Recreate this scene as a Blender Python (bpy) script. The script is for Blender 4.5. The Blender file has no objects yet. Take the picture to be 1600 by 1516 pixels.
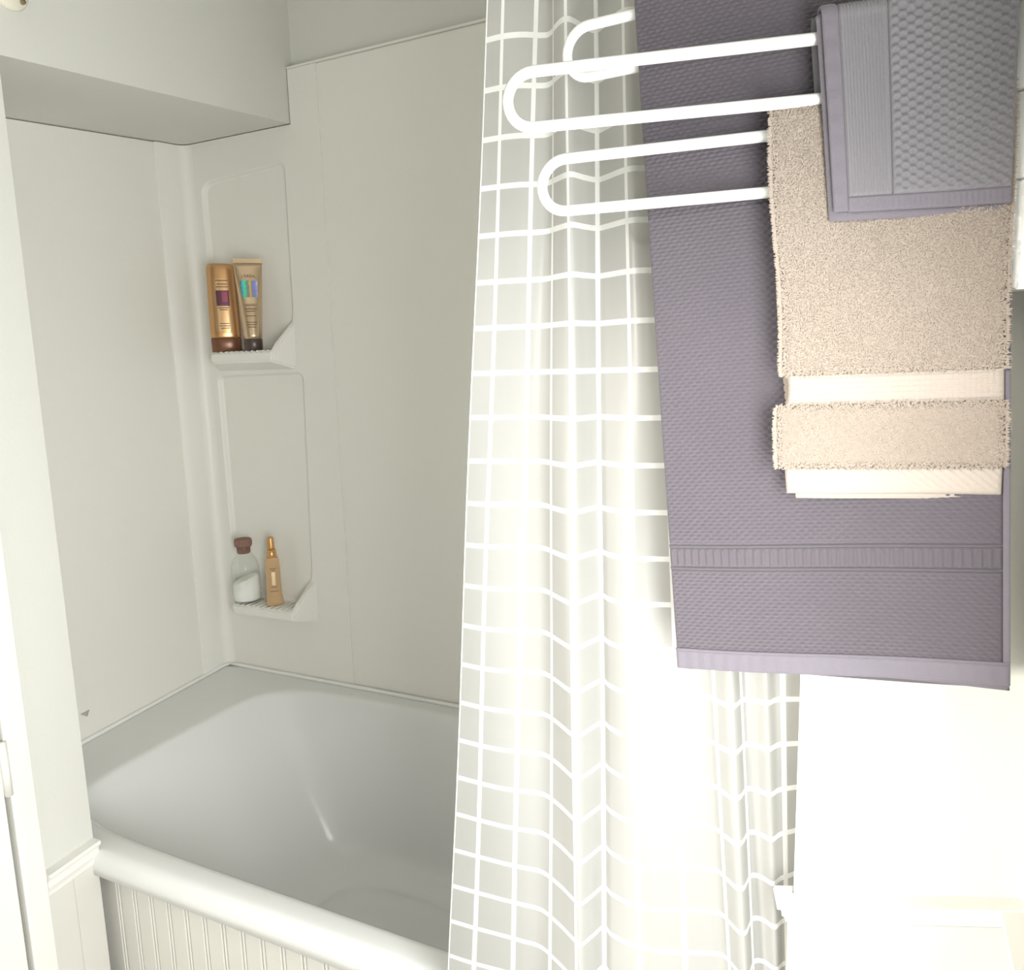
import bpy, bmesh, math, random
import numpy as np
from mathutils import Vector, Matrix, Euler
random.seed(7); rng = np.random.default_rng(7)
S = bpy.context.scene
COL = S.collection
PI = math.pi

# ------------------------------------------------------------------ camera
CAM = np.array([1.697, -.8167, 1.3432]); YAW, PITCH, ROLL, FPX = -.4482, .1547, -.0276, 1200.0
ca, sa, cp, sp = math.cos(YAW), math.sin(YAW), math.cos(PITCH), math.sin(PITCH)
FW = np.array([sa*cp, ca*cp, -sp]); _rt = np.array([ca, -sa, 0.]); _up = np.cross(_rt, FW)
RT = math.cos(ROLL)*_rt + math.sin(ROLL)*_up
UP = -math.sin(ROLL)*_rt + math.cos(ROLL)*_up
cd = bpy.data.cameras.new('camera'); cam = bpy.data.objects.new('camera', cd); COL.objects.link(cam)
cd.sensor_width = 36; cd.lens = 36*FPX/1600; cd.clip_start = .02
m = Matrix.Identity(4)
for i in range(3):
    m[i][0] = RT[i]; m[i][1] = UP[i]; m[i][2] = -FW[i]; m[i][3] = CAM[i]
cam.matrix_world = m
S.camera = cam

# ------------------------------------------------------------------ light and exposure
S.view_settings.view_transform = 'Standard'; S.view_settings.look = 'None'
S.view_settings.gamma = 1; S.view_settings.use_curve_mapping = False
S.view_settings.exposure = 0.1
W = bpy.data.worlds.new('world'); S.world = W; W.use_nodes = True
W.node_tree.nodes['Background'].inputs[0].default_value = (.95, .97, 1, 1)
W.node_tree.nodes['Background'].inputs[1].default_value = .3

def area(name, loc, target, sx, sy, power, col):
    d = bpy.data.lights.new(name, 'AREA'); d.shape = 'RECTANGLE'; d.size = sx; d.size_y = sy
    d.energy = power; d.color = col
    o = bpy.data.objects.new(name, d); COL.objects.link(o); o.location = loc
    o.rotation_euler = (Vector(target)-Vector(loc)).to_track_quat('-Z', 'Y').to_euler()
    return o
# daylight: sky light through the two window openings (rear wall, right wall) and low sun through the rear one
REARY = -1.50
WX0, WX1, WZ0, WZ1 = .63, 1.26, .62, 1.735
area('window_daylight', ((WX0+WX1)/2, REARY-.03, (WZ0+WZ1)/2), ((WX0+WX1)/2, 0, (WZ0+WZ1)/2), WX1-WX0-.04, WZ1-WZ0-.04, .3, (1, .985, .955))
RY0, RY1, RZ0, RZ1 = -.96, -.36, .62, 1.50
area('window_daylight_right', (1.90, (RY0+RY1)/2, (RZ0+RZ1)/2), (0, (RY0+RY1)/2, (RZ0+RZ1)/2), RY1-RY0-.04, RZ1-RZ0-.04, 24, (.985, .995, .97))
sd = bpy.data.lights.new('sun', 'SUN'); sd.energy = 3.1; sd.angle = math.radians(7); sd.color = (1, .96, .90)
sun = bpy.data.objects.new('sun', sd); COL.objects.link(sun); sun.location = (.5, -4, 2.5)
sun.rotation_euler = Vector((.45, 1, -.20)).to_track_quat('-Z', 'Y').to_euler()

# ------------------------------------------------------------------ helpers
def ray(u, v): return FW + RT*(u-800)/FPX - UP*(v-758)/FPX
def aty(u, v, y): d = ray(u, v); t = (y-CAM[1])/d[1]; return CAM+t*d
SK = .1052
def LX(y): return SK*(.76-y)              # the left side of the recess runs a few degrees off square
WS = .3628                                 # how far the room wall stands in front of the recess end wall
def LF(w, y, z): return (w+LX(y), y, z)

def link(name, me, mat, parent=None, smooth=False, label=None, cat=None, group=None, kind=None):
    o = bpy.data.objects.new(name, me); COL.objects.link(o)
    if mat is not None and len(me.materials) == 0: me.materials.append(mat)
    if parent is not None: o.parent = parent
    if smooth: me.polygons.foreach_set('use_smooth', [True]*len(me.polygons))
    tag(o, label, cat, group, kind)
    return o
def tag(o, label=None, cat=None, group=None, kind=None):
    if label: o['label'] = label
    if cat: o['category'] = cat
    if group: o['group'] = group
    if kind: o['kind'] = kind
    return o
def thing(name, loc, label, cat, group=None):
    o = bpy.data.objects.new(name, None); COL.objects.link(o); o.location = loc; o.empty_display_size = .05
    return tag(o, label, cat, group)
def rel(o):                                # keep world coordinates of a mesh built in world space under a moved Empty
    p = o.parent
    if p is not None:
        off = Vector(p.location)
        if p.parent is not None: off = off + Vector(p.parent.location)
        if p.type == 'EMPTY': o.location = -off
    return o
def mesh(verts, faces):
    me = bpy.data.meshes.new('m'); me.from_pydata([tuple(map(float, v)) for v in verts], [], faces); me.update()
    return me
def bmmesh(bm, norm=True):
    if norm: bmesh.ops.recalc_face_normals(bm, faces=bm.faces)
    me = bpy.data.meshes.new('m'); bm.to_mesh(me); bm.free(); return me
def hexa(pts, bev=0, seg=2):
    """8 points: bottom 4 (ccw) then top 4"""
    bm = bmesh.new(); v = [bm.verts.new(p) for p in pts]
    for f in ((3, 2, 1, 0), (4, 5, 6, 7), (0, 1, 5, 4), (1, 2, 6, 5), (2, 3, 7, 6), (3, 0, 4, 7)): bm.faces.new([v[i] for i in f])
    if bev: bmesh.ops.bevel(bm, geom=list(bm.edges), offset=bev, segments=seg, affect='EDGES', profile=.5)
    return bmmesh(bm)
def box(x0, x1, y0, y1, z0, z1, bev=0, seg=2):
    return hexa([(x0, y0, z0), (x1, y0, z0), (x1, y1, z0), (x0, y1, z0), (x0, y0, z1), (x1, y0, z1), (x1, y1, z1), (x0, y1, z1)], bev, seg)
def lbox(w0, w1, y0, y1, z0, z1, bev=0):
    return hexa([LF(w0, y0, z0), LF(w1, y0, z0), LF(w1, y1, z0), LF(w0, y1, z0), LF(w0, y0, z1), LF(w1, y0, z1), LF(w1, y1, z1), LF(w0, y1, z1)], bev)
def prism(poly, vec, bev=0, seg=2):
    """closed polygon (3D points) swept by vec"""
    bm = bmesh.new(); a = [bm.verts.new(p) for p in poly]; b = [bm.verts.new(Vector(p)+Vector(vec)) for p in poly]
    n = len(poly); bm.faces.new(a); bm.faces.new(b[::-1])
    for i in range(n): bm.faces.new([a[i], b[i], b[(i+1) % n], a[(i+1) % n]])
    if bev: bmesh.ops.bevel(bm, geom=list(bm.edges), offset=bev, segments=seg, affect='EDGES')
    bmesh.ops.recalc_face_normals(bm, faces=bm.faces)
    bmesh.ops.triangulate(bm, faces=[f for f in bm.faces if len(f.verts) > 4])
    return bmmesh(bm)
def tube(path, rad, n=12, closed=False, caps=True):
    path = [Vector(p) for p in path]; N = len(path); bm = bmesh.new(); rings = []; up = None
    for i, p in enumerate(path):
        a = path[(i-1) % N] if (i > 0 or closed) else p; b = path[(i+1) % N] if (i < N-1 or closed) else p
        t = (b-a).normalized()
        if up is None:
            up = Vector((0, 0, 1)) if abs(t.z) < .9 else Vector((1, 0, 0))
        up = (up-t*up.dot(t)).normalized(); s = t.cross(up)
        r = rad(i/(N-1)) if callable(rad) else rad
        rings.append([bm.verts.new(p+up*math.cos(2*PI*k/n)*r+s*math.sin(2*PI*k/n)*r) for k in range(n)])
    for i in range(N if closed else N-1):
        A, B = rings[i], rings[(i+1) % N]
        for k in range(n): bm.faces.new([A[k], A[(k+1) % n], B[(k+1) % n], B[k]])
    if caps and not closed: bm.faces.new(rings[0][::-1]); bm.faces.new(rings[-1])
    return bmmesh(bm)
def lathe(prof, n=40, ell=(1, 1), closed=False):
    """prof: (r,z) from bottom to top"""
    bm = bmesh.new(); rings = []
    for r, z in prof:
        if r < 1e-6: rings.append([bm.verts.new((0, 0, z))]*n)
        else: rings.append([bm.verts.new((r*ell[0]*math.cos(2*PI*k/n), r*ell[1]*math.sin(2*PI*k/n), z)) for k in range(n)])
    for A, B in zip(rings, rings[1:]):
        for k in range(n):
            f = []
            for v in (A[k], A[(k+1) % n], B[(k+1) % n], B[k]):
                if v not in f: f.append(v)
            if len(f) > 2: bm.faces.new(f)
    return bmmesh(bm)
def gridmesh(P, UV=None, closed_u=False):
    """P: n x m x 3 numpy -> quad mesh with optional UV (n x m x 2)"""
    n, mm = P.shape[:2]; me = bpy.data.meshes.new('m')
    idx = np.arange(n*mm).reshape(n, mm)
    q = np.stack([idx[:-1, :-1], idx[1:, :-1], idx[1:, 1:], idx[:-1, 1:]], -1).reshape(-1, 4)
    return rawmesh(P.reshape(-1, 3), q, None if UV is None else UV.reshape(-1, 2))
def rawmesh(V, Q, UV=None):
    me = bpy.data.meshes.new('m'); nf = len(Q); k = Q.shape[1]
    me.vertices.add(len(V)); me.vertices.foreach_set('co', np.ascontiguousarray(V, dtype=np.float32).ravel())
    me.loops.add(nf*k); me.loops.foreach_set('vertex_index', np.ascontiguousarray(Q, dtype=np.int32).ravel())
    me.polygons.add(nf); me.polygons.foreach_set('loop_start', np.arange(nf, dtype=np.int32)*k)
    me.polygons.foreach_set('loop_total', np.full(nf, k, dtype=np.int32))
    me.update(calc_edges=True); me.validate()
    if UV is not None:
        l = me.uv_layers.new(name='uv'); l.data.foreach_set('uv', np.ascontiguousarray(UV[Q.ravel()], dtype=np.float32).ravel())
    me.polygons.foreach_set('use_smooth', np.ones(nf, dtype=bool))
    return me

# ------------------------------------------------------------------ materials
class NT:
    def __init__(s, name):
        s.m = bpy.data.materials.new(name); s.m.use_nodes = True; s.t = s.m.node_tree; s.b = s.t.nodes['Principled BSDF']
    def n(s, typ, **kw):
        nd = s.t.nodes.new(typ)
        for k, v in kw.items():
            if isinstance(k, str) and hasattr(nd, k) and k not in nd.inputs: setattr(nd, k, v)
            else: nd.inputs[k].default_value = v
        return nd
    def l(s, a, b): s.t.links.new(a, b)
    def math(s, op, a, b=None, c=None):
        nd = s.t.nodes.new('ShaderNodeMath'); nd.operation = op
        for i, x in enumerate((a, b, c)):
            if x is None: continue
            if isinstance(x, (int, float)): nd.inputs[i].default_value = x
            else: s.l(x, nd.inputs[i])
        return nd.outputs[0]
def paint(name, col, rough=.5, noise=.03, scale=6, bump=0, bscale=200, spec=.5, coat=0):
    t = NT(name); t.b.inputs['Roughness'].default_value = rough; t.b.inputs['Specular IOR Level'].default_value = spec
    if coat: t.b.inputs['Coat Weight'].default_value = coat; t.b.inputs['Coat Roughness'].default_value = .08
    tc = t.n('ShaderNodeTexCoord'); nz = t.n('ShaderNodeTexNoise'); nz.inputs['Scale'].default_value = scale; nz.inputs['Detail'].default_value = 4
    t.l(tc.outputs['Object'], nz.inputs['Vector'])
    mx = t.n('ShaderNodeMix', data_type='RGBA'); t.l(nz.outputs['Fac'], mx.inputs['Factor'])
    mx.inputs[6].default_value = tuple(c*(1-noise) for c in col)+(1,); mx.inputs[7].default_value = tuple(min(1, c*(1+noise)) for c in col)+(1,)
    t.l(mx.outputs[2], t.b.inputs['Base Color'])
    if bump:
        n2 = t.n('ShaderNodeTexNoise'); n2.inputs['Scale'].default_value = bscale; n2.inputs['Detail'].default_value = 2
        t.l(tc.outputs['Object'], n2.inputs['Vector'])
        bp = t.n('ShaderNodeBump'); bp.inputs['Strength'].default_value = bump; bp.inputs['Distance'].default_value = .001
        t.l(n2.outputs['Fac'], bp.inputs['Height']); t.l(bp.outputs['Normal'], t.b.inputs['Normal'])
    return t.m
def metal(name, col, rough=.3, met=.85):
    t = NT(name); b = t.b; b.inputs['Base Color'].default_value = (*col, 1); b.inputs['Roughness'].default_value = rough; b.inputs['Metallic'].default_value = met
    return t.m
M = {}
M['wall'] = paint('wall_paint', (.71, .708, .662), .6, .015, 3, .25, 160)
M['trim'] = paint('trim_gloss_paint', (.86, .85, .81), .3, .01, 5)
M['bead'] = paint('beadboard_paint', (.70, .69, .645), .4, .015, 5)
M['surround'] = paint('surround_plastic', (.84, .83, .775), .42, .012, 2.5, .3, 420)
M['tub'] = paint('tub_enamel', (.78, .785, .775), .16, .008, 2, 0, 1, .5)
M['caulk'] = paint('caulk', (.86, .85, .82), .45, .02, 30)
M['ceiling'] = paint('ceiling_paint', (.84, .83, .79), .8, .01, 3)
M['floor'] = paint('floor_vinyl', (.62, .58, .52), .4, .08, 8)
M['enamel'] = paint('rack_enamel', (.90, .90, .88), .18, .005, 8, 0, 1, .5, .3)
M['rod'] = paint('rod_cream', (.80, .76, .64), .35, .02, 9)
M['brown_mark'] = paint('brown_mark', (.25, .17, .10), .6, .1, 40)
M['chip'] = paint('peeling_caulk', (.42, .41, .37), .8, .15, 60)
M['hall'] = paint('hall_paint', (.35, .33, .30), .8, .05, 3)
M['steel'] = metal('hinge_painted', (.82, .82, .78), .4, .1)

def fabric(name, col, dark, scale, bump, rough=.95, dist=.0015):
    t = NT(name); t.b.inputs['Roughness'].default_value = rough; t.b.inputs['Specular IOR Level'].default_value = .15
    t.b.inputs['Sheen Weight'].default_value = .25; t.b.inputs['Sheen Roughness'].default_value = .5
    uv = t.n('ShaderNodeUVMap'); nz = t.n('ShaderNodeTexNoise'); nz.inputs['Scale'].default_value = scale; nz.inputs['Detail'].default_value = 3
    t.l(uv.outputs[0], nz.inputs['Vector'])
    big = t.n('ShaderNodeTexNoise'); big.inputs['Scale'].default_value = 14; t.l(uv.outputs[0], big.inputs['Vector'])
    f = t.math('ADD', t.math('MULTIPLY', nz.outputs['Fac'], .6), t.math('MULTIPLY', big.outputs['Fac'], .4))
    mx = t.n('ShaderNodeMix', data_type='RGBA'); t.l(f, mx.inputs['Factor'])
    mx.inputs[6].default_value = (*dark, 1); mx.inputs[7].default_value = (*col, 1); t.l(mx.outputs[2], t.b.inputs['Base Color'])
    bp = t.n('ShaderNodeBump'); bp.inputs['Strength'].default_value = bump; bp.inputs['Distance'].default_value = dist
    t.l(nz.outputs['Fac'], bp.inputs['Height']); t.l(bp.outputs['Normal'], t.b.inputs['Normal'])
    return t.m
M['lav'] = fabric('lavender_grey_cotton', (.134, .120, .139), (.095, .085, .100), 1500, .35)
M['lavwash'] = fabric('lavender_washcloth_cotton', (.245, .235, .256), (.180, .173, .189), 1500, .35)
M['lavhem'] = fabric('lavender_hem_cotton', (.200, .184, .214), (.152, .139, .163), 900, .3)
M['beige'] = fabric('beige_terry', (.43, .368, .315), (.30, .252, .21), 700, .8)
M['beigeband'] = fabric('beige_flat_weave', (.46, .405, .36), (.39, .34, .30), 900, .3)

# sheer curtain: translucent film with a printed white grid, 5 cm squares
def curtain_mat():
    t = NT('sheer_curtain_grid'); t.t.nodes.remove(t.b)
    uv = t.n('ShaderNodeUVMap'); sx = t.n('ShaderNodeSeparateXYZ'); t.l(uv.outputs[0], sx.inputs[0])
    def line(o, off, w):
        fr = t.math('FRACT', t.math('DIVIDE', t.math('ADD', o, off), .05))
        d = t.math('ABSOLUTE', t.math('SUBTRACT', fr, .5))
        return t.math('LESS_THAN', d, w)
    g = t.math('MAXIMUM', line(sx.outputs[0], CU_OFF, .058), line(sx.outputs[1], CV_OFF, .058))
    df = t.n('ShaderNodeBsdfDiffuse'); tl = t.n('ShaderNodeBsdfTranslucent'); tr = t.n('ShaderNodeBsdfTransparent'); gl = t.n('ShaderNodeBsdfGlossy')
    mc = t.n('ShaderNodeMix', data_type='RGBA'); t.l(g, mc.inputs['Factor']); mc.inputs[6].default_value = (.53, .525, .505, 1); mc.inputs[7].default_value = (.92, .92, .90, 1)
    t.l(mc.outputs[2], df.inputs[0]); t.l(mc.outputs[2], tl.inputs[0]); gl.inputs['Roughness'].default_value = .35
    a = t.n('ShaderNodeMixShader'); a.inputs[0].default_value = .27; t.l(df.outputs[0], a.inputs[1]); t.l(tl.outputs[0], a.inputs[2])
    b = t.n('ShaderNodeMixShader'); b.inputs[0].default_value = .05; t.l(a.outputs[0], b.inputs[1]); t.l(gl.outputs[0], b.inputs[2])
    c = t.n('ShaderNodeMixShader'); t.l(t.math('SUBTRACT', .22, t.math('MULTIPLY', g, .19)), c.inputs[0]); t.l(b.outputs[0], c.inputs[1]); t.l(tr.outputs[0], c.inputs[2])
    t.l(c.outputs[0], t.t.nodes['Material Output'].inputs[0])
    return t.m
CU_OFF, CV_OFF = .0, .0
M['curtain'] = curtain_mat()

# ------------------------------------------------------------------ room shell
ZC = 2.45; XR = 1.846; BACKY = .782
E = (1.637, -.046); K = (1.846, .036)
# left wall: room wall, door opening and the boxed-out part above the recess, one plane
poly = [(0, 0), (0, ZC), (REARY, ZC), (REARY, 0), (-.93, 0), (-.93, 2.05), (-.143, 2.05), (-.143, 0)]
me = prism([LF(WS, y, z) for y, z in poly], (-.47, 0, 0))
wall_left = link('wall_left', me, M['wall'], kind='structure')
me = prism([LF(WS, y, z) for y, z in ((0, 1.840), (BACKY, 1.946), (BACKY, ZC), (0, ZC))], (-.47, 0, 0))
link('wall_left_upper', me, M['wall'], kind='structure')
me = lbox(-.16, -.008, -.0, BACKY+.02, 0, 1.95)
link('wall_left_recess', me, M['wall'], kind='structure')
me = box(-.2, 1.9, BACKY, BACKY+.1, 0, ZC); wall_back = link('wall_back', me, M['wall'], kind='structure')
# wall stub between the tub and the right wall, its face towards the room
me = prism([(E[0], E[1], 0), (K[0], K[1], 0), (XR+.1, .0, 0), (XR+.1, BACKY, 0), (1.640, BACKY, 0)], (0, 0, ZC), .002)
wall_stub = link('wall_stub', me, M['wall'], kind='structure')
bm = bmesh.new()
for (y0, y1, z0, z1) in ((REARY-.1, RY0, 0, ZC), (RY1, K[1]-.002, 0, ZC), (RY0, RY1, 0, RZ0), (RY0, RY1, RZ1, ZC)):
    bm.from_mesh(box(XR, XR+.1, y0, y1, z0, z1))
link('wall_right', bmmesh(bm), M['trim'], kind='structure')
bm = bmesh.new()
for (y0, y1, z0, z1) in ((RY0-.07, RY0, RZ0-.07, RZ1+.07), (RY1, RY1+.07, RZ0-.07, RZ1+.07), (RY0, RY1, RZ0-.07, RZ0), (RY0, RY1, RZ1, RZ1+.07)):
    bm.from_mesh(box(XR-.02, XR, y0, y1, z0, z1, .003))
link('window_2', bmmesh(bm), M['trim'], kind='structure')
# rear wall with the window opening
bm = bmesh.new()
for (x0, x1, z0, z1) in ((.2, WX0, 0, ZC), (WX1, XR, 0, ZC), (WX0, WX1, 0, WZ0), (WX0, WX1, WZ1, ZC)):
    tmp = box(x0, x1, REARY-.1, REARY, z0, z1); bm.from_mesh(tmp)
link('wall_rear', bmmesh(bm), M['wall'], kind='structure')
bm = bmesh.new()
for (x0, x1, z0, z1) in ((WX0-.07, WX0, WZ0-.07, WZ1+.07), (WX1, WX1+.07, WZ0-.07, WZ1+.07), (WX0, WX1, WZ0-.07, WZ0), (WX0, WX1, WZ1, WZ1+.07)):
    tmp = box(x0, x1, REARY, REARY+.02, z0, z1, .003); bm.from_mesh(tmp)
link('window_1', bmmesh(bm), M['trim'], kind='structure')
link('ceiling', box(-.2, XR+.1, REARY-.1, BACKY+.1, ZC, ZC+.05), M['ceiling'], kind='structure')
link('floor', box(-.2, XR+.1, REARY-.1, BACKY+.1, -.05, 0), M['floor'], kind='structure')

# --- left side: door casing, door slab, hinge, wainscot planks and cap rail
link('trim_1', lbox(WS, WS+.016, -.1435, -.103, 0, 2.09, .003), M['trim'], kind='structure')
door = link('door_1', lbox(WS-.03, WS+.008, -.92, -.1500, .01, 2.045, .002), M['trim'], kind='structure')
for z in (.735, 1.75):
    hg = link('hinge', tube([LF(WS+.016, -.1475, z-.045), LF(WS+.016, -.1475, z+.045)], .006, 12), M['steel'], door, True)
    link('hinge_leaf', lbox(WS+.0075, WS+.0105, -.185, -.150, z-.044, z+.044, .0008), M['steel'], hg)
link('wall_hall', lbox(-.22, -.12, -1.0, -.05, 0, 2.3), M['hall'], kind='structure')
RZ = .497                                   # cap rail on the left wall
def railprof(z, dep):                        # (out, z) outline of a moulded cap rail
    return [(0, z+.022), (dep, z+.022), (dep+.002, z+.017), (dep-.001, z+.012), (dep*.72, z+.009), (dep*.66, z+.003), (dep*.74, z-.003), (dep*.5, z-.013), (dep*.42, z-.022), (0, z-.024)]
pr = railprof(RZ, .020)
link('trim_2', prism([LF(WS+o, -.1025, z) for o, z in pr], Vector(LF(0, -.0005, 0))-Vector(LF(0, -.1025, 0))), M['trim'], kind='structure')
for k in range(2):
    y0 = -.1025+k*.051
    link('plank', lbox(WS, WS+.007, y0+.0002, y0+.0508, 0.02, RZ-.0235, .0012), M['bead'], wall_left)

# --- right stub: wainscot planks and moulded chair rail returning round the corner
ex = Vector((K[0]-E[0], K[1]-E[1], 0)); exn = ex.normalized(); nrm = Vector((exn.y, -exn.x, 0))
RR = .781
def stub(a, o, z): return Vector((E[0], E[1], 0))+exn*a+nrm*o+Vector((0, 0, z))
npk = 1; L = ex.length-.004; pw = (L+.006)/npk
for k in range(npk):
    a0 = -.006+k*pw
    link('panel', hexa([stub(a0+.0005, .0003, .02), stub(a0+.0005, .007, .02), stub(a0+pw-.0005, .007, .02), stub(a0+pw-.0005, .0003, .02), stub(a0+.0005, .0003, RR-.0152), stub(a0+.0005, .007, RR-.0152), stub(a0+pw-.0005, .007, RR-.0152), stub(a0+pw-.0005, .0003, RR-.0152)], .001), M['bead'], wall_stub)
pr = [(o*.95, RR+(z-RR)*.62) for o, z in railprof(RR, .02)]
bm = bmesh.new(); rings = []
for o, z in pr: rings.append([bm.verts.new(p) for p in (stub(-.001-o, 0, z)+Vector((0, .012, 0)), stub(-.001-o, o, z), stub(L+.004, o, z))])
n = len(pr)
for i in range(n):
    A, B = rings[i], rings[(i+1) % n]
    for k in range(2): bm.faces.new([A[k], A[k+1], B[k+1], B[k]])
bm.faces.new([r[0] for r in rings]); bm.faces.new([r[2] for r in rings][::-1])
link('trim_3', bmmesh(bm), M['trim'], kind='structure')
pr = [(o*.93, RR-.0007+(z-RR)*.60) for o, z in railprof(RR, .02)]
link('trim_4', prism([(XR-o, K[1]-.0005, z) for o, z in pr], (0, -.27, 0)), M['trim'], kind='structure')

# ------------------------------------------------------------------ tub
TZ = .50
tub = thing('bathtub', (.85, .37, 0), 'white enamel alcove bathtub with a rounded front rim and wide end deck', 'bathtub')
NA = 192
cx, cy = .88, .375
def rectpt(a, x0f, x1, y0, y1, rad):
    """point at angle a on a rounded box whose left side follows the skewed wall"""
    dx, dy = math.cos(a), math.sin(a); best = 9
    for lo in ('l', 'r', 'b', 't'):
        if lo == 'r' and dx > 0: t = (x1-cx)/dx
        elif lo == 't' and dy > 0: t = (y1-cy)/dy
        elif lo == 'b' and dy < 0: t = (y0-cy)/dy
        elif lo == 'l':
            den = dx+SK*dy
            if den >= 0: continue
            t = (x0f+SK*(.76-cy)-cx)/den
        else: continue
        if t > 0: best = min(best, t)
    return cx+dx*best, cy+dy*best
def supel(a, x0, x1, y0, y1, p):
    dx, dy = math.cos(a), math.sin(a)
    rx = (x1-cx) if dx > 0 else (cx-x0); ry = (y1-cy) if dy > 0 else (cy-y0)
    r = ((abs(dx)/rx)**p+(abs(dy)/ry)**p)**(-1/p)
    return cx+dx*r, cy+dy*r
angs = []
for k in range(NA): angs.append(2*PI*k/NA)
loops = []
def addrect(g, z): loops.append([(*rectpt(a, g, 1.634-g, -.012+g, .7585-g, 0), z) for a in angs])
def addsup(x0, x1, y0, y1, p, z, f=None): loops.append([(*supel(a, x0, x1, y0, y1, p), z if f is None else f(a)) for a in angs])
for fg, z in ((.012, .452), (0, .455), (0, .476), (.004, .489), (.011, .497), (.02, TZ)):
    loops.append([(*rectpt(a, .0, 1.634, -.012+fg, .7585, 0), z if math.sin(a) < -.25 or True else TZ) for a in angs])
for k_, a in enumerate(angs):                       # only the front of the rim is rounded; along the walls the deck runs level
    x_, y_ = loops[5][k_][:2]
    if y_ > .03:
        for lp, zz in zip(loops[2:6], (TZ-.004, TZ-.003, TZ-.002, TZ)): lp[k_] = (lp[k_][0], lp[k_][1], zz)
loops.append([(*rectpt(a, .012, 1.622, .02, .7465, 0), TZ) for a in angs])
X0, X1, Y0, Y1 = .232, 1.53, .042, .703
for d, z in ((-.012, TZ+.0005), (-.004, TZ-.0012), (.002, TZ-.005), (.006, TZ-.013)):
    addsup(X0+d, X1-d, Y0+d, Y1-d, 6.2, z)
for i in range(1, 15):
    s = i/14; z = TZ-.013-(.335)*s
    e = s**1.0
    addsup(X0+.006+.215*e+.02*s*s, X1-.006-.06*e, Y0+.006+.055*e, Y1-.006-.075*e, 6.2-1.6*s, z)
fz = TZ-.348
for i in range(1, 9):
    s = i/8; th = s*PI/2
    g = .085*math.sin(th)**1.0
    zz = fz-.05*(1-math.cos(th))
    addsup(X0+.241+g*1.1, X1-.066-g, Y0+.061+g*.9, Y1-.081-g*.9, 4.6, fz-.05*(math.sin(th)) if False else fz-.045*s**.6)
for s in (.75, .5, .25, .08):
    loops.append([(cx+(x-cx)*s, cy+(y-cy)*s, fz-.045-.004*(1-s)) for x, y, z in loops[-1 if s == .75 else -1]] if s == .75 else [(cx+(x-cx)*s/.75, cy+(y-cy)*s/.75, fz-.049) for x, y, z in base75])
    if s == .75: base75 = loops[-1]
V = []; F = []
for lp in loops: V += lp
for i in range(len(loops)-1):
    for k in range(NA): F.append((i*NA+k, i*NA+(k+1) % NA, (i+1)*NA+(k+1) % NA, (i+1)*NA+k))
F.append(tuple((len(loops)-1)*NA+k for k in range(NA)))
me = mesh(V, F)
rel(link('shell', me, M['tub'], tub, True))
# beadboard front of the tub: single planks, each with a bead at its edge
PIT = .0437; x = .452; bx0 = .4645
apr = link('apron_board', box(.405, 1.636, .030, .036, .005, .453), M['bead'], tub); rel(apr)
k = -1
while bx0-PIT+k*PIT < 1.60:
    xa = bx0-PIT+.0035+k*PIT; xb = xa+PIT-.0085
    xa2 = max(xa, .43)
    prof = [(xa2, .0265), (xa2+.0006, .0225), (xa2+.002, .0215), (xb-.002, .0215), (xb-.0006, .0225), (xb, .0265), (xb, .0298), (xa2, .0298)]
    o = link('plank', prism([(px, py, .006) for px, py in prof], (0, 0, .446)), M['bead'], tub); rel(o)
    if xb+.0055 < 1.63:
        c = xb+.0042; r = .0026
        prof = [(c+r*math.cos(a), .0255+r*1.6*math.sin(a)) for a in [PI+PI*q/6 for q in range(7)]]
        prof += [(c+r, .0298), (c-r, .0298)]
        o = link('bead', prism([(px, py, .006) for px, py in prof], (0, 0, .446)), M['bead'], tub); rel(o)
    k += 1
# caulk lines along the walls
path = [LF(.004, y, TZ+.004) for y in np.linspace(.02, .735, 8)]+[(.012+.006*i, .752-.0*i, TZ+.004) for i in range(2)]+[(xx, .7525, TZ+.004) for xx in np.linspace(.06, 1.62, 12)]
rel(link('caulk_bead', tube(path, .0055, 8), M['caulk'], tub, True))

# ------------------------------------------------------------------ surround: three moulded wall panels
sur = thing('tub_surround', (0, .76, TZ), 'off-white moulded plastic tub surround with corner shelves', 'tub surround')
zt = 1.942
me = hexa([LF(-.006, .0, TZ+.001), LF(0, .0, TZ+.001), LF(0, .655, TZ+.001), LF(-.006, .655, TZ+.001), LF(-.006, .0, 1.838), LF(0, .0, 1.838), LF(0, .655, 1.926), LF(-.006, .655, 1.926)], .0008)
rel(link('end_panel', me, M['surround'], sur))
me = box(.4505, 1.636, .7615, .7675, TZ+.001, 2.066, .0008)
rel(link('back_panel', me, M['surround'], sur))
# little flange strip where the corner panel overlaps its neighbours, and the corner panel with its recesses
YP = .7585
def toXZ(pts): return [(float(aty(u, v, .76)[0]), float(aty(u, v, .76)[2])) for u, v in pts]
def roundpoly(pts, rads, n=6):
    out = []; N = len(pts)
    for i, p in enumerate(pts):
        p = Vector(p); a = Vector(pts[i-1])-p; b = Vector(pts[(i+1) % N])-p; r = min(rads[i], a.length*.45, b.length*.45)
        A = p+a.normalized()*r; B = p+b.normalized()*r
        for k in range(n+1):
            t = k/n; out.append(tuple((1-t)**2*A+2*t*(1-t)*p+t*t*B))
    return out
UPN = roundpoly([(.050, 1.842), (.338, 1.862), (.333, 1.475), (.292, 1.404), (.050, 1.404)], [.035, .03, .03, .022, .024])
LON = roundpoly([(.050, 1.338), (.352, 1.342), (.336, .788), (.286, .712), (.050, .712)], [.024, .024, .03, .022, .024])
bm = bmesh.new()
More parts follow.
